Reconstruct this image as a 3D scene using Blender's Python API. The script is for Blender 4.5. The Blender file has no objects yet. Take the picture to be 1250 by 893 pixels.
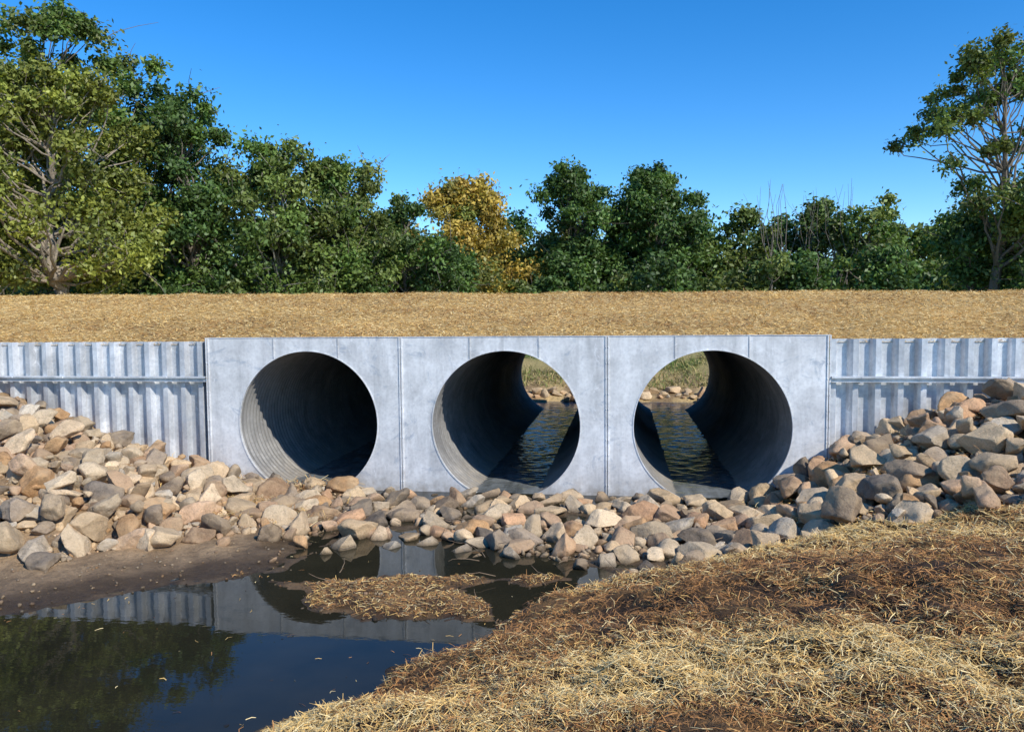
import bpy, math, random
import numpy as np
from mathutils import Vector, Matrix, Euler
rng = np.random.default_rng(7)
random.seed(7)
scene = bpy.context.scene

# ------------------------------------------------------------------ helpers
def _h(ix, iy, s):
    v = np.sin(ix*127.1 + iy*311.7 + s*74.7)*43758.5453
    return v-np.floor(v)
def vnoise(x, y, s=0):
    x = np.asarray(x, float); y = np.asarray(y, float)
    ix = np.floor(x); iy = np.floor(y); fx = x-ix; fy = y-iy
    fx = fx*fx*(3-2*fx); fy = fy*fy*(3-2*fy)
    a = _h(ix, iy, s); b = _h(ix+1, iy, s); c = _h(ix, iy+1, s); d = _h(ix+1, iy+1, s)
    return (a*(1-fx)+b*fx)*(1-fy)+(c*(1-fx)+d*fx)*fy
def fbm(x, y, s=0, o=4):
    t = 0; a = .5; n = 0
    for i in range(o):
        t = t+a*vnoise(x*2**i+i*13.1, y*2**i-i*7.3, s+i); n += a; a *= .5
    return t/n
def sstep(a, b, x):
    t = np.clip((x-a)/(b-a), 0, 1); return t*t*(3-2*t)
def polysd(x, y, P):
    """signed distance, positive inside"""
    x = np.asarray(x, float); y = np.asarray(y, float)
    d = np.full(x.shape, 1e9); ins = np.zeros(x.shape, bool)
    n = len(P)
    for i in range(n):
        ax, ay = P[i]; bx, by = P[(i+1) % n]
        ex, ey = bx-ax, by-ay
        t = np.clip(((x-ax)*ex+(y-ay)*ey)/(ex*ex+ey*ey+1e-12), 0, 1)
        d = np.minimum(d, np.hypot(x-ax-t*ex, y-ay-t*ey))
        if ay != by:
            c = ((ay > y) != (by > y)) & (x < ex*(y-ay)/(by-ay)+ax)
            ins ^= c
    return np.where(ins, d, -d)

def build_mesh(name, parts, mats, smooth=True, extra=None):
    """parts: list of (verts Nx3, faces MxK, col Nx3 or None, matidx)"""
    V = []; L = []; S = []; MI = []; C = []; off = 0; loff = 0
    for p in parts:
        v, f, c, m = p
        v = np.asarray(v, float); f = np.asarray(f, int)
        V.append(v); L.append((f+off).ravel())
        S.append(loff+np.arange(len(f))*f.shape[1]); MI.append(np.full(len(f), m))
        if c is None: c = np.full((len(v), 3), .5)
        c = np.asarray(c, float)
        if c.ndim == 1: c = np.tile(c, (len(v), 1))
        C.append(c)
        off += len(v); loff += f.size
    V = np.concatenate(V); L = np.concatenate(L); S = np.concatenate(S); MI = np.concatenate(MI); C = np.concatenate(C)
    me = bpy.data.meshes.new(name)
    me.vertices.add(len(V)); me.vertices.foreach_set('co', V.ravel().astype(np.float32))
    me.loops.add(len(L)); me.loops.foreach_set('vertex_index', L.astype(np.int32))
    me.polygons.add(len(S)); me.polygons.foreach_set('loop_start', S.astype(np.int32))
    me.update(calc_edges=True)
    me.polygons.foreach_set('material_index', MI.astype(np.int32))
    me.polygons.foreach_set('use_smooth', np.full(len(S), smooth))
    a = me.color_attributes.new('Col', 'FLOAT_COLOR', 'POINT')
    a.data.foreach_set('color', np.concatenate([C, np.ones((len(C), 1))], 1).ravel().astype(np.float32))
    if extra is not None:
        for k, arr in extra.items():
            at = me.attributes.new(k, 'FLOAT', 'POINT'); at.data.foreach_set('value', np.asarray(arr, np.float32).ravel())
    for m in mats: me.materials.append(m)
    me.update()
    ob = bpy.data.objects.new(name, me); scene.collection.objects.link(ob)
    return ob
def box(x0, x1, y0, y1, z0, z1):
    v = [(x, y, z) for x in (x0, x1) for y in (y0, y1) for z in (z0, z1)]
    f = [(0, 1, 3, 2), (4, 6, 7, 5), (0, 4, 5, 1), (2, 3, 7, 6), (0, 2, 6, 4), (1, 5, 7, 3)]
    return np.array(v, float), np.array(f)
def parent(ch, name):
    e = bpy.data.objects.new(name, None); scene.collection.objects.link(e)
    for c in ch: c.parent = e
    return e

# ------------------------------------------------------------------ materials
class M:
    def __init__(s, name):
        s.m = bpy.data.materials.new(name); s.m.use_nodes = True
        s.n = s.m.node_tree.nodes; s.l = s.m.node_tree.links
        s.b = s.n['Principled BSDF']; s.out = s.n['Material Output']
        s.tc = s.n.new('ShaderNodeTexCoord')
    def add(s, t, **k):
        n = s.n.new(t)
        for a, v in k.items(): setattr(n, a, v)
        return n
    def noise(s, scale, detail=4, rough=.55, vec=None, dist=0):
        n = s.n.new('ShaderNodeTexNoise'); n.inputs['Scale'].default_value = scale
        n.inputs['Detail'].default_value = detail; n.inputs['Roughness'].default_value = rough
        n.inputs['Distortion'].default_value = dist
        s.l.new(vec if vec is not None else s.tc.outputs['Object'], n.inputs['Vector']); return n.outputs['Fac']
    def mapping(s, scale):
        n = s.n.new('ShaderNodeMapping'); n.inputs['Scale'].default_value = scale
        s.l.new(s.tc.outputs['Object'], n.inputs['Vector']); return n.outputs['Vector']
    def ramp(s, fac, stops):
        n = s.n.new('ShaderNodeValToRGB'); e = n.color_ramp.elements
        while len(e) < len(stops): e.new(.5)
        for i, (p, c) in enumerate(stops):
            e[i].position = p; e[i].color = (c[0], c[1], c[2], 1) if hasattr(c, '__len__') else (c, c, c, 1)
        s.l.new(fac, n.inputs['Fac']); return n.outputs['Color']
    def mix(s, a, b, fac, mode='MIX'):
        n = s.n.new('ShaderNodeMix'); n.data_type = 'RGBA'; n.blend_type = mode
        for sock, v in ((n.inputs[0], fac), (n.inputs[6], a), (n.inputs[7], b)):
            if hasattr(v, 'node'): s.l.new(v, sock)
            elif sock == n.inputs[0]: sock.default_value = v
            else: sock.default_value = (v[0], v[1], v[2], 1)
        return n.outputs[2]
    def col(s):
        n = s.n.new('ShaderNodeAttribute'); n.attribute_name = 'Col'; return n.outputs['Color']
    def attr(s, name):
        n = s.n.new('ShaderNodeAttribute'); n.attribute_name = name; return n.outputs['Fac']
    def bump(s, h, strength, dist=.02, prev=None):
        n = s.n.new('ShaderNodeBump'); n.inputs['Strength'].default_value = strength; n.inputs['Distance'].default_value = dist
        s.l.new(h, n.inputs['Height'])
        if prev is not None: s.l.new(prev, n.inputs['Normal'])
        return n.outputs['Normal']
    def set(s, name, v):
        i = s.b.inputs[name]
        if hasattr(v, 'node'): s.l.new(v, i)
        else: i.default_value = v

def galv(name, lo, hi, metal=.55, rough=(.35, .6), scuff=.5, blue=.45):
    m = M(name)
    vo = m.add('ShaderNodeTexVoronoi'); vo.inputs['Scale'].default_value = 16
    m.l.new(m.tc.outputs['Object'], vo.inputs['Vector'])
    sp = m.ramp(vo.outputs['Distance'], [(0, .80), (.8, 1.12)])
    big = m.ramp(m.noise(1.3, 7, .7, None, .6), [(.32, lo), (.50, tuple((a+b)/2 for a, b in zip(lo, hi))), (.66, hi)])
    st = m.noise(1, 6, .65, m.mapping((4, 4, .45)), .4)
    st = m.ramp(st, [(.32, .76), (.5, 1.0), (.72, 1.15)])
    c = m.mix(m.mix(big, sp, .45, 'MULTIPLY'), m.col(), 1, 'MULTIPLY'); c = m.mix(c, st, .85, 'MULTIPLY')
    sc = m.ramp(m.noise(2.4, 10, .8, m.mapping((1.5, 1, .8)), 2.2), [(.57, 0), (.63, 1)])
    c = m.mix(c, (.90, .90, .90), m.mix((0, 0, 0), sc, scuff))
    bl = m.ramp(m.noise(1.1, 8, .75, m.mapping((1, 1, 1.4)), 3), [(.56, 0), (.66, 1)])
    c = m.mix(c, (.34, .395, .46), m.mix((0, 0, 0), bl, blue))
    ge = m.add('ShaderNodeNewGeometry'); sx = m.add('ShaderNodeSeparateXYZ'); m.l.new(ge.outputs['Position'], sx.inputs[0])
    ml = m.ramp(sx.outputs['Z'], [(.0, 1), (.45, 0)])
    c = m.mix(c, (.30, .25, .18), m.mix((0, 0, 0), m.mix(ml, m.ramp(m.noise(6, 5), [(.35, .2), (.65, 1)]), 1, 'MULTIPLY'), .6))
    m.set('Base Color', c); m.set('Metallic', metal)
    r = m.ramp(m.noise(5, 6, .6), [(.3, rough[0]), (.7, rough[1])])
    m.set('Roughness', r)
    m.set('Normal', m.bump(m.noise(4, 3), .15, .03))
    return m.m
mat_wall = galv('galvanized_steel_plate', (.58, .575, .565), (.88, .875, .86), .2, blue=.6, scuff=.7)
mat_pile = galv('galvanized_sheet_pile', (.50, .515, .53), (.86, .87, .88), .35, (.3, .5))
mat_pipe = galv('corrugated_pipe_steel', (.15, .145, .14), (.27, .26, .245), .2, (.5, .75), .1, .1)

def mat_ground():
    m = M('ground_soil')
    f = m.noise(9, 8, .7); g = m.noise(45, 5, .7)
    c = m.mix(m.col(), m.ramp(f, [(.25, .55), (.5, 1), (.8, 1.35)]), .9, 'MULTIPLY')
    c = m.mix(c, m.ramp(g, [(.3, .6), (.6, 1.15)]), .7, 'MULTIPLY')
    m.set('Base Color', c)
    r = m.add('ShaderNodeMapRange'); r.inputs['To Min'].default_value = .95; r.inputs['To Max'].default_value = .3
    m.l.new(m.attr('wet'), r.inputs['Value']); m.set('Roughness', r.outputs[0])
    n = m.bump(f, .9, .10); n = m.bump(g, .8, .02, n); m.set('Normal', n)
    m.set('Specular IOR Level', .35)
    return m.m
mat_gr = mat_ground()
def mat_emb():
    m = M('straw_mulch_slope')
    a = m.noise(1, 6, .75, m.mapping((7, 14, 7)), 1.2); b = m.noise(1, 4, .7, m.mapping((30, 44, 26)), .8); k = m.noise(.35, 5, .6)
    c = m.ramp(a, [(.30, (.30, .165, .055)), (.43, (.60, .38, .14)), (.62, (.80, .56, .25))])
    c = m.mix(c, m.ramp(b, [(.32, .5), (.55, 1.1)]), .8, 'MULTIPLY')
    c = m.mix(c, m.ramp(k, [(.3, .8), (.7, 1.12)]), 1, 'MULTIPLY')
    m.set('Base Color', c); m.set('Roughness', .95); m.set('Specular IOR Level', .2)
    n = m.bump(a, .7, .08); n = m.bump(b, .8, .03, n); m.set('Normal', n)
    return m.m
def mat_simple(name, rough=.8, noise_s=30, lo=.75, hi=1.2, bump=.3, bd=.01, spec=.3):
    m = M(name)
    g = m.noise(noise_s, 6, .65)
    m.set('Base Color', m.mix(m.col(), m.ramp(g, [(.3, lo), (.7, hi)]), 1, 'MULTIPLY'))
    m.set('Roughness', rough); m.set('Specular IOR Level', spec)
    if bump > 0: m.set('Normal', m.bump(g, bump, bd))
    return m.m
def mat_rock():
    m = M('fieldstone')
    a = m.noise(5, 8, .7); b = m.noise(34, 7, .8); d = m.noise(2.2, 4)
    c = m.mix(m.col(), m.ramp(a, [(.3, .55), (.5, 1), (.72, 1.2)]), .9, 'MULTIPLY')
    c = m.mix(c, m.ramp(b, [(.32, .5), (.5, 1), (.7, 1.2)]), .8, 'MULTIPLY')
    c = m.mix(c, (.58, .42, .25), m.ramp(d, [(.42, 0), (.7, .6)]))
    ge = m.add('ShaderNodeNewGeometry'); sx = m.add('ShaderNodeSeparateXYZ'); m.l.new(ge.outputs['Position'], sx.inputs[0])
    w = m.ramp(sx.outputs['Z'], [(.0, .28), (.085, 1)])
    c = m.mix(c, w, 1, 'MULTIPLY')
    m.set('Base Color', c); m.set('Roughness', .9); m.set('Specular IOR Level', .2)
    n = m.bump(a, .9, .07); n = m.bump(b, .8, .018, n); m.set('Normal', n); return m.m
def mat_leaf():
    m = M('foliage')
    m.n.remove(m.b)
    di = m.add('ShaderNodeBsdfDiffuse'); tr = m.add('ShaderNodeBsdfTranslucent'); mx = m.add('ShaderNodeMixShader')
    gl = m.add('ShaderNodeBsdfGlossy'); gl.inputs['Roughness'].default_value = .5; mx2 = m.add('ShaderNodeMixShader')
    c = m.col(); m.l.new(c, di.inputs['Color'])
    t = m.mix(c, (1.35, 1.35, .6), 1, 'MULTIPLY'); m.l.new(t, tr.inputs['Color'])
    mx.inputs[0].default_value = .26; m.l.new(di.outputs[0], mx.inputs[1]); m.l.new(tr.outputs[0], mx.inputs[2])
    mx2.inputs[0].default_value = .03; m.l.new(mx.outputs[0], mx2.inputs[1]); m.l.new(gl.outputs[0], mx2.inputs[2])
    m.l.new(mx2.outputs[0], m.out.inputs['Surface']); return m.m
def mat_water(name, flow=False):
    m = M(name)
    m.set('IOR', 1.33); m.set('Specular IOR Level', .5)
    if flow:
        m.set('Base Color', m.ramp(m.noise(1, 5, .6, m.mapping((4, .8, 1))), [(.35, (.10, .11, .11)), (.7, (.24, .26, .27))]))
        m.set('Roughness', .14)
    else:
        m.set('Base Color', m.ramp(m.noise(.6, 4), [(.35, (.014, .014, .009)), (.7, (.032, .028, .016))]))
        m.set('Roughness', .012)
        n = m.bump(m.noise(1, 3, .5, m.mapping((3, 6, 3))), .04, .02); n = m.bump(m.noise(22, 2), .02, .004, n)
        m.set('Normal', n)
    return m.m
mat_rk = mat_rock(); mat_lf = mat_leaf(); mat_bark = mat_simple('bark', .95, 14, .6, 1.3, .8, .03)
mat_straw = mat_simple('straw', .75, 60, .85, 1.15, .0, .001, .35); mat_wat = mat_water('creek_water'); mat_wat2 = mat_water('flowing_water', True); mat_em = mat_emb()

# ------------------------------------------------------------------ terrain
POOL = [(-16, 6.8), (-12, 7.4), (-9.5, 7.8), (-7.25, 8.25), (-6.34, 9.2), (-5.5, 9.7), (-4.9, 10.15), (-4.65, 10.95), (-4.5, 11.7), (-4.1, 12.4), (-3.2, 12.7), (-2.4, 12.1), (-1.6, 11.4), (-.6, 11.1), (-.1, 10.6), (0, 10.2), (-.5, 9.7), (-1.14, 9.12), (-1.37, 8.17), (-2.19, 7.31), (-2.25, 6.75), (-2.82, 6.3), (-3.8, 5.0), (-5.5, 3.4), (-9, 1.5), (-16, 0)]
ISLE = [(-4.95, 9.75), (-4.0, 9.85), (-3.0, 10.15), (-2.0, 10.35), (-1.75, 10.1), (-2.1, 9.75), (-1.6, 9.3), (-1.45, 8.75), (-2.2, 8.65), (-3.1, 8.55), (-3.6, 8.9), (-3.9, 9.35)]
BARR = [(-1.6, 10.15), (-.9, 10.5), (-.7, 10.25), (-1.2, 9.95)]
RB = [(2.8, 15.5), (2.5, 12.6), (1.9, 11.6), (.9, 10.9), (.02, 10.2), (-.5, 9.7), (-1.14, 9.12), (-1.37, 8.17), (-2.19, 7.31), (-2.25, 6.75), (-2.82, 6.3), (-3.8, 5), (-5.5, 3.4), (-9, 1.5), (-16, 0), (-60, -2), (-60, -900), (900, -900), (900, 60), (2.8, 60)]
LB = [(-900, 60), (-6.9, 60), (-6.9, 15.5), (-6.0, 13.8), (-5.2, 12), (-4.65, 10.95), (-4.9, 10.15), (-5.5, 9.7), (-6.34, 9.2), (-7.25, 8.25), (-9.5, 7.8), (-16, 6.8), (-60, 5), (-900, 5)]
BACK = [(-8, 28), (5, 28), (4.6, 31.2), (1.5, 32), (-3, 31.6), (-7, 31)]
PC = [-6.39, -2.28, 1.72]; PR = 1.49; PZ = 1.36
def ground(x, y, full=False):
    x = np.asarray(x, float); y = np.asarray(y, float)
    wob = (fbm(x*1.3, y*1.3, 3)-.5)*.75
    near = sstep(60, 20, np.hypot(x, y-10))
    dr = polysd(x, y, RB)+wob*near; dl = polysd(x, y, LB)+wob*near; dp = polysd(x, y, POOL)+wob*.5
    di = polysd(x, y, ISLE)+wob*.6; db = polysd(x, y, BARR)+wob*.4
    s = sstep(10.6, 14.5, y)
    sl = .38+.24*s; cap = 2.0+.95*s
    zr = cap*(1-np.exp(-np.maximum(dr, 0)*sl*1.25/cap)) + np.minimum(dr, 0)*.3
    zl = .09*np.maximum(dl, 0)+.25*np.maximum(dl-1.8, 0)
    zl = zl+.16*np.clip(y-12.5, 0, 2.5)/2.5*sstep(0, 2.5, dl)
    zl = np.minimum(zl, 1.95+1.15*sstep(-15, -20, x)) + np.minimum(dl, 0)*.3
    zr = zr+sstep(9, 15, x)*.9*s
    mid = .025+.17*(fbm(x*1.9, y*1.9, 9)-.5)-.04*sstep(0, -1.5, x)
    mid = mid-.08*sstep(13.4, 15.1, y)+.20*np.exp(-((x+6.1)/1.1)**2-((y-14.9)/.7)**2)
    mid = np.where(dp > 0, np.maximum(-.42, -.22*dp+.02), mid)
    isl = np.minimum(np.maximum(di, db)*.16, .09)
    mid = np.where(np.maximum(di, db) > -.4, np.maximum(mid, isl), mid)
    z = np.maximum(np.maximum(mid, np.where(dr > -.3, zr, -9)), np.where(dl > -.3, zl, -9))
    rough = (fbm(x*2.5, y*2.5, 21)-.5)*.20+(fbm(x*9, y*9, 31, 3)-.5)*.07
    z = z+rough*np.where(dr > 0, sstep(0, .8, dr), .36)*near
    z = np.where((y > 15.38) & (y < 29.55), -.75, z)
    dk = np.maximum(-polysd(x, y, BACK), 0)
    zb = np.minimum(.05+.25*dk, 4.0)+ (fbm(x*.3, y*.3, 5)-.5)*.35*sstep(0, 5, dk)
    zb = np.where(dk <= 0, -.35, zb)
    z = np.where(y >= 29.55, zb, z)
    if full: return z, dr, dl, dp, np.maximum(di, db), dk
    return z
xs = np.concatenate([[-900, -400, -200, -120, -80, -60, -45], np.arange(-36, -17, 1.0), np.arange(-17, 10, .07), np.arange(10, 36, 1.0), [45, 60, 80, 120, 200, 400, 900]])
ys = np.concatenate([[-400, -150, -60, -30, -15, -8, -4, -2, 0, 1], np.arange(1.6, 15.38, .062), [15.39, 29.5], np.arange(29.6, 60, .4), [65, 75, 90, 120, 170, 260, 450, 900, 1800]])
X, Y = np.meshgrid(xs, ys)
Z, dr, dl, dp, di, dk = ground(X, Y, True)
nx, ny = len(xs), len(ys)
idx = np.arange(nx*ny).reshape(ny, nx)
F = np.stack([idx[:-1, :-1], idx[:-1, 1:], idx[1:, 1:], idx[1:, :-1]], -1).reshape(-1, 4)
def L3(a, b, t): return np.asarray(a)*(1-t[..., None])+np.asarray(b)*t[..., None]
n1 = fbm(X*1.1, Y*1.1, 41); n2 = fbm(X*4, Y*4, 43)
C = np.tile(np.array([.22, .145, .08]), X.shape+(1,))
C = np.where((dl > 0)[..., None], L3((.14, .088, .046), (.44, .295, .165), sstep(.05, 1.2, dl+(n1-.5)*1.6)*(.6+.4*sstep(.35, .6, n2))), C)
strawc = L3((.060, .032, .016), (.28, .15, .055), sstep(.38, .65, n1*.6+n2*.4))
C = np.where(((dr > 0) & (Y < 15.4))[..., None], strawc, C)
C = np.where(((di > -.05) & (Y < 12))[..., None], L3((.15, .085, .04), (.40, .24, .11), sstep(.35, .65, n2)), C)
C = np.where(((Z < 0.0) & (Y < 15.4))[..., None], np.array([.07, .05, .03]), C)
fieldc = L3((.34, .28, .11), (.12, .17, .045), sstep(.40, .6, fbm(X*.5, Y*.5, 77)))
bk = L3((.54, .39, .19), (.28, .19, .10), sstep(.42, .62, n1))
w3 = sstep(2.6, 5.2, dk+(n1-.5)*3)[..., None]
C = np.where((Y > 29.5)[..., None], bk*(1-w3)+fieldc*w3, C)
wet = np.clip(sstep(.14, .015, Z)*(Y < 15.4), 0, 1)*.95
C = C*(1-.5*wet[..., None])
build_mesh('ground', [(np.stack([X, Y, Z], -1).reshape(-1, 3), F, C.reshape(-1, 3), 0)], [mat_gr], True, {'wet': wet.ravel()})

def wgrid(x0, x1, y0, y1, st, amp):
    a = np.arange(x0, x1+st*.5, st); b = np.arange(y0, y1+st*.5, st); A, B = np.meshgrid(a, b)
    z = amp*((fbm(A*3.5, B*4, 301, 2)-.5)*2+(fbm(A*8, B*8, 305, 2)-.5)*.9)
    i = np.arange(A.size).reshape(A.shape)
    return np.stack([A, B, z], -1).reshape(-1, 3), np.stack([i[:-1, :-1], i[:-1, 1:], i[1:, 1:], i[1:, :-1]], -1).reshape(-1, 4)
v = [(-60, -1, 0), (2.9, -1, 0), (2.9, 15.2, 0), (-60, 15.2, 0)]
wp = [(np.array(v, float), np.array([[0, 1, 2, 3]]), None, 0)]
for c in PC: wp.append((*wgrid(c-.9, c+.9, 15.202, 29.6, .035, .014), None, 1))
wp.append((*wgrid(-8.4, 6, 29.62, 33.5, .06, .010), None, 1))
build_mesh('creek_water', wp, [mat_wat, mat_wat2], True)

def emb(x, y):
    x = np.asarray(x, float); y = np.asarray(y, float)
    e0 = np.where((x > -8.6) & (x < 3.9), 3.08, 2.98)
    crest = 4.11-.0073*np.clip(x, -60, 60)
    t = np.clip((y-15.36)/6.4, 0, 1); up = e0+(crest-e0)*(1-(1-t)**1.5)
    t2 = np.clip((29.4-y)/5, 0, 1); dn = 3.05+(crest-3.05)*(1-(1-t2)**1.7)
    z = np.minimum(up, dn)
    z = z+((fbm(x*.8, y*.8, 61)-.5)*.14+(fbm(x*5, y*5, 62)-.5)*.06)*sstep(15.36, 16.4, y)
    return z
ex = np.concatenate([[-900, -300, -120, -60], np.arange(-40, -22, .5), np.arange(-22, 20, .1), np.arange(20, 40, .5), [60, 120, 300, 900]])
ey = np.concatenate([np.arange(15.36, 23, .09), np.arange(23, 29.5, .4), [29.45]])
EX, EY = np.meshgrid(ex, ey); EZ = emb(EX, EY)
idx = np.arange(EX.size).reshape(EX.shape)
F = np.stack([idx[:-1, :-1], idx[:-1, 1:], idx[1:, 1:], idx[1:, :-1]], -1).reshape(-1, 4)
build_mesh('embankment', [(np.stack([EX, EY, EZ], -1).reshape(-1, 3), F, None, 0)], [mat_em])

# ------------------------------------------------------------------ culvert headwall
SE = [-8.55, -4.40, -.27, 3.84]
WT = 3.12; WB = -.35
def plate(x0, x1, cx, y, t):
    N = 128
    ang = list(np.linspace(0, 2*math.pi, N, endpoint=False))
    for px, pz in ((x0, WB), (x1, WB), (x0, WT), (x1, WT)):
        ang.append(math.atan2(pz-PZ, px-cx) % (2*math.pi))
    ang = sorted(ang); inner = []; outer = []
    for a in ang:
        c, s = math.cos(a), math.sin(a)
        inner.append((cx+PR*c, PZ+PR*s))
        k = 1e9
        if c > 1e-9: k = min(k, (x1-cx)/c)
        if c < -1e-9: k = min(k, (x0-cx)/c)
        if s > 1e-9: k = min(k, (WT-PZ)/s)
        if s < -1e-9: k = min(k, (WB-PZ)/s)
        outer.append((cx+k*c, PZ+k*s))
    n = len(ang); V = []
    for yy in (y, y+t):
        V += [(p[0], yy, p[1]) for p in inner]+[(p[0], yy, p[1]) for p in outer]
    Fs = []
    for i in range(n):
        j = (i+1) % n
        Fs += [(i, n+i, n+j, j), (2*n+i, 2*n+j, 3*n+j, 3*n+i), (i, j, 2*n+j, 2*n+i), (n+i, 3*n+i, 3*n+j, n+j)]
    return np.array(V), np.array(Fs)
def ring(cx, y0, y1, r0, r1, n=96):
    a = np.linspace(0, 2*np.pi, n, endpoint=False); V = []
    for (r, y) in ((r0, y1), (r0, y0), (r1, y0), (r1, y1)):
        V.append(np.stack([cx+r*np.cos(a), np.full(n, y), PZ+r*np.sin(a)], -1))
    V = np.concatenate(V); Fs = []
    for k in range(4):
        for i in range(n):
            j = (i+1) % n; k2 = (k+1) % 4
            Fs.append((k*n+i, k*n+j, k2*n+j, k2*n+i))
    return V, np.array(Fs)
def bolt(x, y, z, r=.011):
    a = np.linspace(0, 2*np.pi, 6, endpoint=False)
    v = np.concatenate([np.stack([x+r*np.cos(a), np.full(6, y), z+r*np.sin(a)], -1), np.stack([x+r*.7*np.cos(a), np.full(6, y-.011), z+r*.7*np.sin(a)], -1)])
    q = [(i, (i+1) % 6, 6+(i+1) % 6, 6+i) for i in range(6)]
    t = [(6, 7, 8, 9), (9, 10, 11, 6)]
    return v, np.array(q+t)
W1 = np.array([1., 1, 1])
def headwall(y, front=True):
    P = []
    for i in range(3):
        pv, pf = plate(SE[i]+.006, SE[i+1]-.006, PC[i], y, .02)
        P.append((pv, pf, W1*(.93, 1.0, .96)[i], 0))
        if front:
            P.append((*ring(PC[i], y-.012, y+.05, PR-.008, PR+.012), W1, 0))
            for dx in (-.70, .68):
                h = math.sqrt(PR**2-dx**2)
                P.append((*box(PC[i]+dx-.011, PC[i]+dx+.011, y-.012, y-.0005, PZ+h+.02, WT-.01), W1*.8, 0))
    if front:
        for sx in SE:
            P.append((*box(sx-.035, sx-.007, y-.018, y-.001, WB, WT-.002), W1, 0))
            P.append((*box(sx+.007, sx+.035, y-.018, y-.001, WB, WT-.002), W1, 0))
            for z in np.arange(.2, 3.0, .3):
                P.append((*bolt(sx-.022, y-.018, z), W1, 0)); P.append((*bolt(sx+.022, y-.018, z), W1, 0))
        P.append((*box(SE[0]-.04, SE[3]+.04, y-.012, y+.20, WT, WT+.008), W1, 0))
    return P
hw = build_mesh('face_plates', headwall(15.2), [mat_wall], False)
hb = build_mesh('outlet_plates', headwall(29.4, False), [mat_wall], False)
def pipe(cx, y0=15.215, y1=29.42):
    n = 96; L = y1-y0; pitch = .15; m = int(L/pitch*7)
    yy = np.linspace(y0, y1, m); a = np.linspace(0, 2*np.pi, n, endpoint=False)
    A, YY = np.meshgrid(a, yy)
    R = PR+.006+.026*(1-np.cos(2*np.pi*((YY-y0)/pitch)))
    V = np.stack([cx+R*np.cos(A), YY, PZ+R*np.sin(A)], -1).reshape(-1, 3)
    i = np.arange(m*n).reshape(m, n); r = np.roll(i, -1, 1)
    return V, np.stack([i[:-1], r[:-1], r[1:], i[1:]], -1).reshape(-1, 4)
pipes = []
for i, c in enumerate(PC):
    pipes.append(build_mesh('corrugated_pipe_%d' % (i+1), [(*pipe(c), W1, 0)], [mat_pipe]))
parent([hw, hb]+pipes, 'triple_pipe_culvert')

def pile(x0, x1, y):
    prof = [(0, .0), (.10, .0), (.145, .13), (.32, .13), (.355, .05)]; p = .40
    pts = []; cols = []; x = x0
    while x < x1:
        g = rng.uniform(.78, 1.1)
        for a, b in prof: pts.append((min(x+a, x1), y+b)); cols.append(g)
        x += p
    pts = np.array(pts); n = len(pts); V = []
    zs = [-.9, 3.05]
    for (o, z) in ((0, zs[0]), (0, zs[1]), (.009, zs[1]), (.009, zs[0])):
        V.append(np.stack([pts[:, 0], pts[:, 1]+o, np.full(n, z)], -1))
    Fs = []
    for k in range(3):
        for i in range(n-1): Fs.append((k*n+i, k*n+i+1, (k+1)*n+i+1, (k+1)*n+i))
    return np.concatenate(V), np.array(Fs), np.tile(np.array(cols)[:, None]*W1, (4, 1))
def wing(x0, x1, zb):
    y = 15.25
    w = build_mesh('sheet_piles', [(*pile(x0, x1, y), 0)], [mat_pile], False)
    P = [(*box(x0, x1, y-.10, y-.004, zb+.045, zb+.055), W1, 0), (*box(x0, x1, y-.10, y-.004, zb-.055, zb-.045), W1, 0), (*box(x0, x1, y-.014, y-.006, zb-.0449, zb+.0449), W1*.8, 0), (*box(x0, x1, y-.1, y-.09, zb+.02, zb+.0449), W1, 0)]
    for x in np.arange(x0+.5, x1, 1.2):
        P.append((*box(x, x+.05, y-.104, y-.0, zb-.075, zb-.056), W1*.8, 0))
        P.append((*bolt(x+.04, y-.10, zb+.03, .02), W1, 0))
    wb = build_mesh('waler_beam', P, [mat_pile], False)
    parent([w, wb], 'sheet_pile_wing_wall')
wing(-22.0, SE[0]-.042, 2.27); wing(SE[3]+.042, 19, 2.30)

# ------------------------------------------------------------------ rocks
import bmesh
def ico(sub):
    bm = bmesh.new(); bmesh.ops.create_icosphere(bm, subdivisions=sub, radius=1)
    v = np.array([x.co[:] for x in bm.verts]); f = np.array([[q.index for q in p.verts] for p in bm.faces]); bm.free(); return v, f
ICO = {s: ico(s) for s in (1, 2, 3, 4)}
def rockshape(sub):
    v, f = ICO[sub]; v = v.copy()
    for k in range(random.randint(9, 15)):
        n = rng.normal(size=3); n /= np.linalg.norm(n); c = rng.uniform(.40, .80)
        t = np.maximum(v@n-c, 0); v -= t[:, None]*n*.96
    ph = rng.uniform(0, 6, 9)
    v *= (1+.08*np.sin(v[:, 0]*3.1+ph[0])*np.cos(v[:, 1]*3.7+ph[1])+.04*np.sin(v[:, 2]*9+ph[2])*np.cos(v[:, 0]*8+ph[3])+.025*np.sin(v[:, 1]*17+ph[4])*np.sin(v[:, 0]*15+ph[5]))[:, None]
    v *= np.array([rng.uniform(1.15, 1.5), rng.uniform(.85, 1.2), rng.uniform(.62, .95)])
    return v, f
SH = {s: [rockshape(s) for _ in range(34)] for s in (1, 2, 3, 4)}
PAL = np.array([[.60, .46, .30], [.56, .44, .30], [.50, .42, .31], [.45, .39, .31], [.58, .41, .28], [.70, .58, .42], [.63, .50, .34], [.54, .34, .18], [.22, .19, .16], [.46, .33, .23], [.66, .52, .36], [.54, .45, .33], [.36, .30, .24], [.42, .29, .19], [.52, .48, .41], [.58, .37, .23], [.30, .24, .18]])*np.array([1.05, .965, .86])
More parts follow.
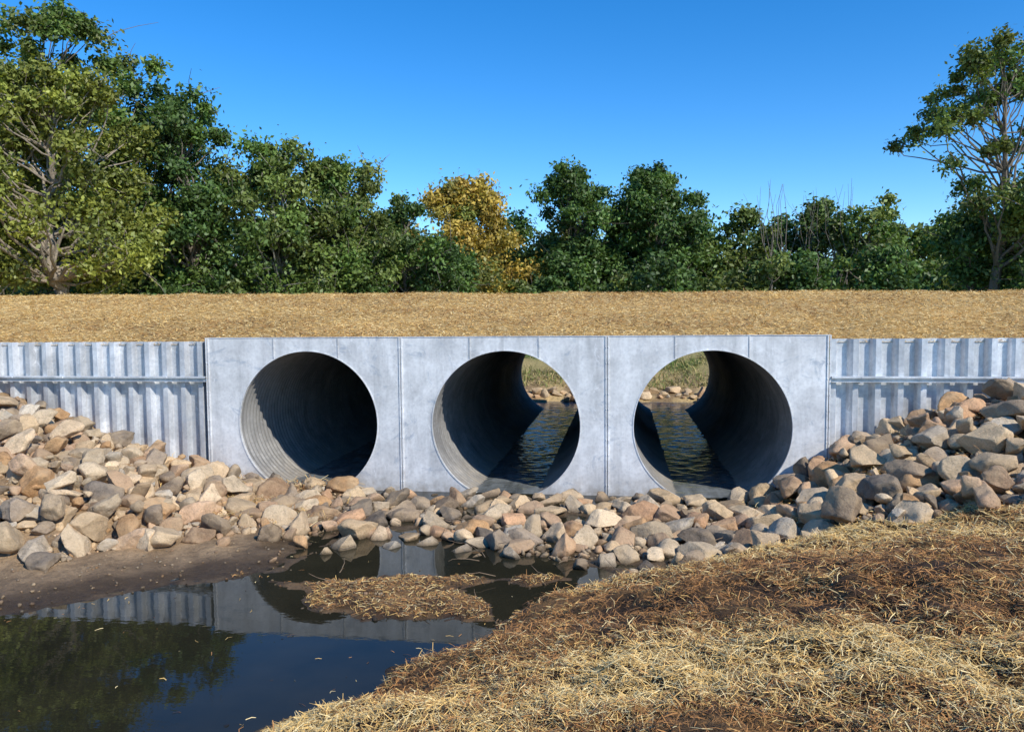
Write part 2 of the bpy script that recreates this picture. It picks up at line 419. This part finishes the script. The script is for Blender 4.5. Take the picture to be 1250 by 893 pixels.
def randrot(n, tilt=.4):
    out = []
    for i in range(n):
        e = Euler((rng.normal()*tilt, rng.normal()*tilt, rng.uniform(0, 6.28)))
        out.append(np.array(e.to_matrix()))
    return out
def place(cands, k=.80, exist=None):
    acc = np.zeros((0, 3)) if exist is None else exist
    out = []
    for c in cands:
        if len(acc):
            d = np.hypot(acc[:, 0]-c[0], acc[:, 1]-c[1])
            if (d < k*(acc[:, 2]+c[2])).any(): continue
        acc = np.vstack([acc, c]); out.append(c)
    return np.array(out), acc
def rocks_parts(pts, lift=.35, sub=None, zfn=ground, pal=PAL, extra=0):
    P = []; rr = randrot(len(pts))
    z = zfn(pts[:, 0], pts[:, 1])
    for i, (x, y, r) in enumerate(pts):
        s = sub or (4 if r > .22 else 3 if r > .10 else 2)
        v, f = SH[s][rng.integers(34)]
        v = (v*r)@rr[i].T+np.array([x, y, z[i]+r*lift+extra])
        c = pal[rng.integers(len(pal))]*rng.uniform(.75, 1.15)
        P.append((v, f, c, 0))
    return P
def sizes(n, a, b, p=1.6): return a+(b-a)*rng.random(n)**p
def region(n, x0, x1, y0, y1, a, b, test, p=2.4):
    x = rng.uniform(x0, x1, n); y = rng.uniform(y0, y1, n); r = sizes(n, a, b, p)
    o = np.argsort(-(r+rng.normal(0, .07, n))); x, y, r = x[o], y[o], r[o]
    k = test(x, y); return np.stack([x, y, r], -1)[k]
def t_left(x, y):
    d = polysd(x, y, LB); lim = 1.75-1.5*sstep(10.6, 12.2, y)*sstep(-9.5, -7, x); return (d > lim+(fbm(x, y, 8)-.5)*1.6) & (y < 15.0)
def rline(x): return 11.15-.27*(x-2.5)+np.where(x < 2.5, (2.5-x)*-.50+.0, 0)
def t_right(x, y): return (y > rline(x)+(fbm(x, y, 18)-.5)*.8) & (y < 15.0) & (polysd(x, y, RB) > -.2)
def t_mid(x, y):
    m = (polysd(x, y, RB) < .1) & (polysd(x, y, LB) < .6) & (y < 14.95) & (y > 11.0+.35*np.abs(x+1.2)*.3)
    st = polysd(x, y, POOL)
    gap = (fbm(x*.9, y*1.2, 202) > .60) & (x < -.3) & (y < 14.0)
    return m & ((st < .15) | (rng.random(len(x)) < .22)) & ~gap
allp = []
acc = None
for (n, reg, a, b, tf) in ((5600, (-17, -5.2, 9.2, 15.0), .08, .32, t_left), (3900, (.2, 11, 9.2, 15.0), .09, .35, t_right), (5000, (-6.6, 3.2, 10.9, 15.0), .06, .29, t_mid)):
    c = region(n, *reg, a, b, tf)
    p, acc = place(c, .70, acc); allp.append(p)
base = np.concatenate(allp)
P = rocks_parts(base, .25)
c1 = region(1900, -17, -7.0, 10.2, 14.9, .09, .29, t_left); c2 = region(1200, 2.9, 10, 10.8, 14.9, .10, .31, t_right)
u, _ = place(np.concatenate([c1, c2]), .95)
P += rocks_parts(u, .45, extra=.14)
fill = np.concatenate([region(6000, -17, -5, 9.0, 15.1, .02, .08, t_left), region(4000, .4, 10, 9.2, 15.1, .02, .08, t_right), region(4200, -6.5, 3, 11, 15.1, .02, .07, t_mid)])
P += rocks_parts(fill[rng.random(len(fill)) < .7], .3, sub=2)
stray = np.array([(-3.55, 11.3, .27), (-3.9, 11.9, .2), (-.55, 10.75, .2), (-.2, 10.9, .17), (-4.9, 11.3, .17), (-7.0, 10.6, .24), (-7.9, 10.2, .18), (-4.4, 11.0, .1), (-5.0, 10.5, .08), (-1.6, 11.15, .14), (-2.6, 10.9, .1), (.15, 10.35, .1), (.35, 10.6, .13), (-4.1, 12.3, .2), (-3.0, 12.2, .22), (-3.4, 12.7, .17), (-2.2, 11.7, .2), (-6.0, 10.9, .12)])
P += rocks_parts(stray, .25)
peb = region(2200, -13, 2, 7.8, 11.5, .006, .035, lambda x, y: (ground(x, y) > -.02) & ((polysd(x, y, LB) > .1) | (polysd(x, y, RB) < .3)))
P += rocks_parts(peb, .3, sub=1, pal=PAL*.6)
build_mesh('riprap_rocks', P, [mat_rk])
c = region(1800, -9, 8, 29.7, 34, .12, .34, lambda x, y: (polysd(x, y, BACK) < .5) & (polysd(x, y, BACK) > -1.1))
p, _ = place(c, .75); build_mesh('riprap_rocks', rocks_parts(p, .3, sub=3), [mat_rk])

# ------------------------------------------------------------------ straw strands
def strands(x, y, z, ln, wd, col, tilt=.22, lift=.012):
    n = len(x); th = rng.uniform(0, 2*np.pi, n); pt = rng.normal(0, tilt, n)
    d = np.stack([np.cos(th)*np.cos(pt), np.sin(th)*np.cos(pt), np.sin(pt)], -1)
    s = np.stack([-np.sin(th), np.cos(th), rng.normal(0, .5, n)], -1); s /= np.linalg.norm(s, axis=1)[:, None]
    c = np.stack([x, y, z+np.abs(rng.normal(0, lift, n))+np.abs(np.sin(pt))*ln*.35], -1)
    bend = np.stack([-np.sin(th)*rng.normal(0, .12, n), np.cos(th)*rng.normal(0, .12, n), rng.uniform(0, .12, n)], -1)*ln[:, None]
    hl = (ln*.5)[:, None]; w = (wd*.5)[:, None]
    V = np.stack([c-d*hl-s*w, c-d*hl+s*w, c+bend-s*w, c+bend+s*w, c+d*hl-s*w*.6, c+d*hl+s*w*.6], 1).reshape(-1, 3)
    b = (np.arange(n)*6)[:, None]
    Fs = np.concatenate([b+np.array([0, 2, 3, 1]), b+np.array([2, 4, 5, 3])])
    return V, Fs, np.repeat(col, 6, 0)
def straw_cols(x, y, bro):
    g = np.array([.86, .56, .19]); p = np.array([.92, .72, .36]); o = np.array([.50, .24, .078]); k = np.array([.12, .062, .03])
    n = len(x)
    u = rng.random(n)
    c = np.where((u < bro*.62)[:, None], o, np.where((u < bro*.96)[:, None], k, np.where((rng.random(n) < .35)[:, None], p, g)))
    return c*rng.uniform(.6, 1.1, n)[:, None]
N = 540000
u1 = rng.random(N)
rad = 2.2+11.5*u1**1.15; th = rng.uniform(-1.25, 1.2, N)
x = rad*np.sin(th)-.1*rad; y = rad*np.cos(th)
drs = polysd(x, y, RB)
k = (drs > .02+(fbm(x*3, y*3, 71)-.5)*.25) & (y > 1.6) & ~(t_right(x, y) & (rng.random(N) > .06))
x = x[k]; y = y[k]
zz = ground(x, y)
k = zz > .015; x, y, zz = x[k], y[k], zz[k]
nb = fbm(x*1.1, y*1.1, 91)
yy = y+.12*x+(fbm(x*.8, y*.8, 95)-.5)*1.7
bro = np.interp(yy, [2.5, 3.9, 4.4, 4.8, 5.8, 6.3, 7.0, 9.0, 9.7, 10.3, 11.5], [1.0, 1.0, .65, .05, .05, .50, .86, .78, .36, .12, .2])+(nb-.5)*1.4
bro = np.clip(bro, .03, .985)
dens = 1-.8*sstep(.6, .97, bro)*sstep(.33, .58, fbm(x*2.2, y*2.2, 97))
dens = dens*(1-.5*sstep(4.3, 3.7, yy))
k = rng.random(len(x)) < dens
x, y, zz, bro = x[k], y[k], zz[k], bro[k]
n = len(x)
dist = np.hypot(x, y)
V, Fs, Cc = strands(x, y, zz, rng.uniform(.03, .17, n)*(.8+.03*dist), rng.uniform(.0025, .0055, n)*(.75+.07*dist), straw_cols(x, y, bro), .25, .014)
build_mesh('straw_mulch', [(V, Fs, Cc, 0)], [mat_straw], False)
n = 170000
x = rng.uniform(-21, 17, n); y = 15.38+7*rng.random(n)**1.2
z = emb(x, y); b = np.clip(.18+(fbm(x*.5, y*.9, 33)-.5)*1.3+(fbm(x*3, y*3, 34)-.5)*.6, .03, .75)
V, Fs, Cc = strands(x, y, z, rng.uniform(.04, .15, n), rng.uniform(.005, .011, n), straw_cols(x, y, b), .25, .02)
build_mesh('straw_mulch', [(V, Fs, Cc, 0)], [mat_straw], False)
n = 26000
x = rng.uniform(-5.3, -.4, n); y = rng.uniform(8.2, 10.9, n); z = ground(x, y); di_ = np.maximum(polysd(x, y, ISLE), polysd(x, y, BARR)); k = (z > .012) & (di_ > -.3) & (rng.random(n) < .75)
x, y, z = x[k], y[k], z[k]
A = strands(x, y, z, rng.uniform(.03, .13, len(x)), rng.uniform(.004, .008, len(x)), straw_cols(x, y, np.full(len(x), .70)), .2, .008)
n = 900
x2 = rng.uniform(-8, -.2, n); y2 = rng.uniform(4.5, 10.8, n); dd = polysd(x2, y2, POOL); z = ground(x2, y2)
k = (z < -.005) & ((dd < .5) | (rng.random(n) < .12)); x2, y2 = x2[k], y2[k]
B = strands(x2, y2, np.full(len(x2), .003), rng.uniform(.02, .1, len(x2)), rng.uniform(.004, .009, len(x2)), straw_cols(x2, y2, np.full(len(x2), .5)), .02, .001)
n = 18000
x3 = np.concatenate([rng.uniform(2.2, 9, n//2), rng.uniform(-9.5, -5.0, n//2)]); y3 = rng.uniform(12.0, 15.1, n); k = fbm(x3*1.5, y3*1.5, 55) > .50; x3, y3 = x3[k], y3[k]
Cq = strands(x3, y3, ground(x3, y3)+rng.random(len(x3))*.12, rng.uniform(.05, .2, len(x3)), rng.uniform(.005, .01, len(x3)), straw_cols(x3, y3, np.full(len(x3), .45)), .4, .03)
build_mesh('straw_debris', [(*A, 0), (*B, 0), (*Cq, 0)], [mat_straw], False)
n = 26000
x = rng.uniform(-9, 9, n); y = rng.uniform(33.2, 46, n); k = fbm(x*.5, y*.5, 77) > .45; x, y = x[k], y[k]; n = len(x)
gc = np.where((rng.random(n) < .5)[:, None], np.array([.17, .23, .05]), np.array([.50, .40, .17]))*rng.uniform(.6, 1.2, n)[:, None]
build_mesh('bank_grass', [(*strands(x, y, ground(x, y), rng.uniform(.15, .4, n), rng.uniform(.015, .03, n), gc, .9, .02), 0)], [mat_straw], False)

# ------------------------------------------------------------------ trees
def tube(pts, rad, sides=7):
    pts = np.asarray(pts, float); n = len(pts); V = []
    for i in range(n):
        t = pts[min(i+1, n-1)]-pts[max(i-1, 0)]; t /= np.linalg.norm(t)+1e-9
        a = np.cross(t, (0.31, .95, .05)); a /= np.linalg.norm(a)+1e-9; b = np.cross(t, a)
        q = np.linspace(0, 2*np.pi, sides, endpoint=False)
        V.append(pts[i]+rad[i]*(np.cos(q)[:, None]*a+np.sin(q)[:, None]*b))
    i = np.arange(n*sides).reshape(n, sides); r = np.roll(i, -1, 1)
    return np.concatenate(V), np.stack([i[:-1], r[:-1], r[1:], i[1:]], -1).reshape(-1, 4)
def limb(a, b, r0, r1, sag=.15, n=7, wig=.06):
    a = np.array(a, float); b = np.array(b, float); L = np.linalg.norm(b-a)
    mid = (a+b)/2+rng.normal(0, wig*L, 3)+np.array([0, 0, -sag*L*.5])
    t = np.linspace(0, 1, n)[:, None]
    p = (1-t)**2*a+2*t*(1-t)*mid+t**2*b
    p[1:-1] += rng.normal(0, .018*L, (n-2, 3))
    return p, tube(p, np.linspace(r0, r1, n), 6)
def leaf_part(C, R, n, size, cols, flat=.8):
    K = len(C); idx = np.repeat(np.arange(K), n); N = len(idx)
    d = rng.normal(size=(N, 3)); d /= np.linalg.norm(d, axis=1)[:, None]
    lob = 1+.34*np.sin(d[:, 0]*5+idx*1.7)*np.cos(d[:, 2]*5+idx*.9)+.22*np.sin(d[:, 1]*9+idx*2.3)
    rr = R[idx]*lob*(rng.random(N)**.5)*(1+.4*np.abs(rng.normal(0, 1, N))*(rng.random(N) < .3))
    pos = C[idx]+d*rr[:, None]*np.array([1, 1, flat])
    nrm = d*.7+rng.normal(size=(N, 3))*.8+np.array([0, 0, .5]); nrm /= np.linalg.norm(nrm, axis=1)[:, None]
    a = np.cross(nrm, rng.normal(size=(N, 3))); a /= np.linalg.norm(a, axis=1)[:, None]; b = np.cross(nrm, a)
    s = (size*rng.uniform(.6, 1.3, N))[:, None]
    V = np.stack([pos-a*s, pos+b*s*.55, pos+a*s, pos-b*s*.55], 1).reshape(-1, 3)
    F = np.arange(N*4).reshape(-1, 4)
    c = cols[idx]*rng.uniform(.6, 1.4, N)[:, None]
    return V, F, np.repeat(c, 4, 0), 1
GREEN = (.115, .190, .040); DGREEN = (.064, .115, .031); YGREEN = (.28, .30, .05); OLIVE = (.170, .200, .047); GOLD = (.54, .38, .075)
def make_tree(name, x, y, top, hw, crown_lo=.3, K=55, leaves=330, size=.11, c1=GREEN, c2=DGREEN, lean=(0, 0), cr=(.55, 1.15), trunk_r=None, base=None, shape=1.0, bark=(.19, .16, .125), flat=.8, gold=0, link=True, sparse=0):
    zb = float(ground(np.array([x]), np.array([y]))[0])-.1 if base is None else base
    H = top-zb; tr = trunk_r or H*.022
    P = []; lo = zb+H*crown_lo
    C = []; tries = 0
    ph = rng.uniform(0, 6, 4)
    while len(C) < K and tries < 5000:
        tries += 1
        u = rng.uniform(0, 1); prof = (math.sin(math.pi*min(1, (u*.78+.18)))**.5)*(1-.12*u*shape)
        a = rng.uniform(0, 2*math.pi); q = rng.uniform(.15, 1)**.5
        if rng.random() < .12: q *= 1.18
        lob = 1+.28*math.sin(2*a+ph[0]+u*4)+.22*math.sin(3*a+ph[1]-u*7)+.12*math.sin(u*15+ph[2])
        r = hw*prof*q*lob
        z = lo+(top-lo)*u-.45*cr[1]
        C.append((x+lean[0]*u*H*.6+r*math.cos(a), y+lean[1]*u*H*.6+r*math.sin(a), z))
    C = np.array(C); R = rng.uniform(cr[0], cr[1], len(C))*np.interp(C[:, 2], [lo, top], [1.05, .72])
    br = rng.uniform(.65, 1.3, len(C))[:, None]
    t = rng.random(len(C))[:, None]
    cols = (np.array(c1)*t+np.array(c2)*(1-t))*br
    if gold:
        m = (C[:, 2] > zb+H*.25) & (rng.random(len(C)) < gold); cols[m] = np.array(GOLD)*rng.uniform(.55, 1.1, (m.sum(), 1))
    tp = np.array([x+lean[0]*H*.5+rng.normal(0, .3), y+lean[1]*H*.5+rng.normal(0, .3), zb+H*.82])
    p, g = limb((x, y, zb), tp, tr, tr*.18, 0, 12, .04)
    P.append((*g, bark, 0))
    for j in range(len(C)):
        k = int(np.clip(np.interp(C[j, 2]-abs(rng.normal(0, .12))*H-.35*math.hypot(C[j, 0]-x, C[j, 1]-y), p[:, 2], np.arange(12)), 2, 10))
        f = 1-k/12
        P.append((*limb(p[k], C[j], tr*.36*f+.015, .015, .12, 7, .08)[1], bark, 0))
    for j in range(len(C)):
        for q in range(3):
            e = C[j]+rng.normal(0, 1, 3)*R[j]*.75
            P.append((*limb(C[j]-(0, 0, R[j]*.3), e, .022, .008, 0, 4, .1)[1], bark, 0))
    P.append(leaf_part(C, R, leaves, size, cols, flat))
    if not link: return P
    return build_mesh(name, P, [mat_bark, mat_lf], False)
make_tree('cottonwood_tree', -23.6, 30.2, 14.4, 4.6, .17, 125, 350, .112, YGREEN, OLIVE, (-.02, 0), (.5, 1.15), .27, bark=(.30, .25, .19))
make_tree('cottonwood_tree', -26.6, 30.6, 14.8, 3.6, .30, 60, 330, .112, OLIVE, YGREEN, (-.03, 0), (.5, 1.15), .30, bark=(.30, .25, .19))
make_tree('oak_tree', -27.6, 36.0, 19.0, 4.5, .3, 100, 330, .13, OLIVE, GREEN, (-.0, 0), (.6, 1.25))
make_tree('oak_tree', -20.4, 35.4, 14.5, 2.8, .06, 90, 350, .12, GREEN, DGREEN, cr=(.5, 1.15))
make_tree('oak_tree', -24.2, 38.5, 16.0, 3.0, .1, 75, 300, .13, GREEN, DGREEN, cr=(.6, 1.2))
make_tree('elm_tree', -17.2, 38.0, 12.8, 3.4, .05, 110, 350, .12, OLIVE, GREEN, cr=(.5, 1.15), bark=(.3, .27, .22))
make_tree('elm_tree', -14.7, 40.3, 12.2, 3.2, .03, 100, 350, .12, OLIVE, GREEN, cr=(.5, 1.15))
make_tree('elm_tree', -11.9, 42.6, 10.1, 3.0, .03, 65, 340, .12, GREEN, DGREEN, cr=(.5, 1.15))
q = 1.9
def far(name, x, y, top, hw, lo, K, n, c1, c2, **k):
    return make_tree(name, x*q, y*q, 3.53+(top-3.53)*q, hw*q, lo, K, n, .125*q, c1, c2, (0, 0), (.55*q, 1.15*q), **k)
far('autumn_ash_tree', -8.9, 44.3, 11.5, 3.3, .05, 115, 360, GOLD, OLIVE, gold=.45)
far('ash_tree', -3.05, 48.0, 12.9, 2.9, .03, 95, 390, GREEN, DGREEN)
far('ash_tree', 1.9, 48.6, 12.8, 3.1, .03, 100, 390, GREEN, DGREEN)
make_tree('cottonwood_tree', 17.1, 38.9, 16.0, 4.0, .34, 84, 240, .11, GREEN, OLIVE, (.02, 0), (.35, .9), .24, None, .2)
make_tree('elm_tree', 19.3, 38.0, 10.4, 2.7, .03, 60, 320, .12, GREEN, OLIVE)
make_tree('elm_tree', 16.6, 40.5, 8.4, 1.8, .03, 30, 320, .12, GREEN, DGREEN)
xp = [-50, -30, -18, -8, 3.9, 6, 9.3, 12, 14.7, 17, 20, 24, 27, 50]; tp = [11, 11, 9.8, 8.9, 9.9, 9.7, 10.7, 11.0, 10.8, 9.6, 10.2, 9.6, 9.0, 9]
P = []
for xx in np.arange(-48, 48, 1.8):
    x_ = xx+rng.uniform(-.8, .8); y_ = 51+rng.uniform(-2, 3)+.02*xx; t = np.interp(xx, xp, tp)+rng.uniform(-.9, .6)
    cc = [(GREEN, DGREEN), (OLIVE, GREEN), (DGREEN, GREEN), (OLIVE, DGREEN)][rng.integers(4)]
    P += make_tree('', x_*q, y_*q, 3.53+(t-3.53)*q, 2.1*q, .04, 30, 190, .15*q, cc[0], cc[1], (0, 0), (.6*q, 1.15*q), link=False)
for xx in np.arange(-40, 40, 1.9):
    x_ = xx+rng.uniform(-.8, .8); y_ = 44+rng.uniform(-1, 2); t = 6.7+rng.uniform(-1.1, .9)
    cc = [(GREEN, DGREEN), (DGREEN, GREEN), (OLIVE, DGREEN)][rng.integers(3)]
    P += make_tree('', x_*q, y_*q, 3.53+(t-3.53)*q, 1.5*q, .02, 15, 200, .14*q, cc[0], cc[1], (0, 0), (.5*q, 1.0*q), link=False)
build_mesh('distant_treeline', P, [mat_bark, mat_lf], False)
P = []
for xx in np.arange(-44, -9, 1.9):
    x_ = xx+rng.uniform(-.8, .8); y_ = 43.5+rng.uniform(-1, 2.5); t = 7.0+rng.uniform(-1.1, 1.3)
    cc = [(GREEN, DGREEN), (DGREEN, GREEN), (OLIVE, DGREEN)][rng.integers(3)]
    P += make_tree('', x_, y_, t, 1.5, .02, 15, 200, .14, cc[0], cc[1], (0, 0), (.5, 1.0), link=False)
build_mesh('undergrowth', P, [mat_bark, mat_lf], False)
P = []
for xx in np.arange(-240, 250, 8.5):
    P += make_tree('', xx+rng.uniform(-2, 2), 135+rng.uniform(-6, 6), 16+rng.uniform(-2, 2), 6.8, .03, 16, 120, .6, DGREEN, OLIVE, (0, 0), (2.2, 3.8), link=False)
build_mesh('distant_treeline', P, [mat_bark, mat_lf], False)
P = []
for bx, tz in ((9.6, 11.7), (11.6, 11.3), (13.0, 11.4)):
    for w_ in range(11):
        e = np.array([bx+rng.normal(0, .9), 50+rng.normal(0, .8), tz-abs(rng.normal(0, .9))])*q
        s = np.array([bx+rng.normal(0, .25), 50, 6.5])*q
        e[2] -= 3.53*(q-1); s[2] = 4.5
        P.append((*limb(s, e, .07, .012, -.05, 7, .06)[1], (.2, .17, .14), 0))
build_mesh('bare_shrub', P, [mat_bark], False)
# twigs snagged on the stones and bar
P = []
for i in range(42):
    cx = rng.uniform(-4.6, 2.2); cy = rng.uniform(9.2, 13.2)
    z0 = max(0, float(ground(np.array([cx]), np.array([cy]))[0]))+rng.uniform(.02, .14)
    a = rng.uniform(0, 6.28); L = rng.uniform(.15, .55)
    P.append((*limb((cx, cy, z0), (cx+L*math.cos(a), cy+L*math.sin(a), z0+rng.uniform(-.04, .12)), .006, .002, 0, 6, .1)[1], (.24, .17, .11), 0))
build_mesh('fallen_twigs', P, [mat_bark], False)

# ------------------------------------------------------------------ light, sky, camera
d = Vector((-.62, .48, -.63)).normalized()
sl = bpy.data.lights.new('sun', 'SUN'); sl.energy = 5.0; sl.angle = math.radians(.5); sl.color = (1, .95, .85)
so = bpy.data.objects.new('sun', sl); so.rotation_euler = d.to_track_quat('-Z', 'Y').to_euler(); so.location = (20, -10, 30); scene.collection.objects.link(so)
w = bpy.data.worlds.new('World'); scene.world = w; w.use_nodes = True; nt = w.node_tree
bg = nt.nodes['Background']; sk = nt.nodes.new('ShaderNodeTexSky'); sk.sky_type = 'NISHITA'; sk.sun_disc = False
sk.sun_elevation = math.asin(-d.z); sk.sun_rotation = math.atan2(-d.x, -d.y); sk.air_density = 1.0; sk.dust_density = .0; sk.ozone_density = 3.4; sk.altitude = 1500
hs = nt.nodes.new('ShaderNodeHueSaturation'); hs.inputs['Hue'].default_value = .503; hs.inputs['Saturation'].default_value = 1.35; hs.inputs['Value'].default_value = 1.42
nt.links.new(sk.outputs[0], hs.inputs['Color']); nt.links.new(hs.outputs[0], bg.inputs['Color']); bg.inputs['Strength'].default_value = .15
cam = bpy.data.cameras.new('camera'); co = bpy.data.objects.new('camera', cam); scene.collection.objects.link(co)
cam.sensor_width = 36; cam.lens = 27.4; cam.clip_end = 5000; cam.clip_start = .05
R = Matrix.Rotation(math.radians(8), 4, 'Z') @ Matrix.Rotation(math.radians(90-3.67), 4, 'X') @ Matrix.Rotation(math.radians(-.5), 4, 'Z')
co.matrix_world = Matrix.Translation((0, 0, 3.53)) @ R
scene.camera = co
scene.view_settings.view_transform = 'Standard'; scene.view_settings.look = 'None'; scene.view_settings.exposure = 0
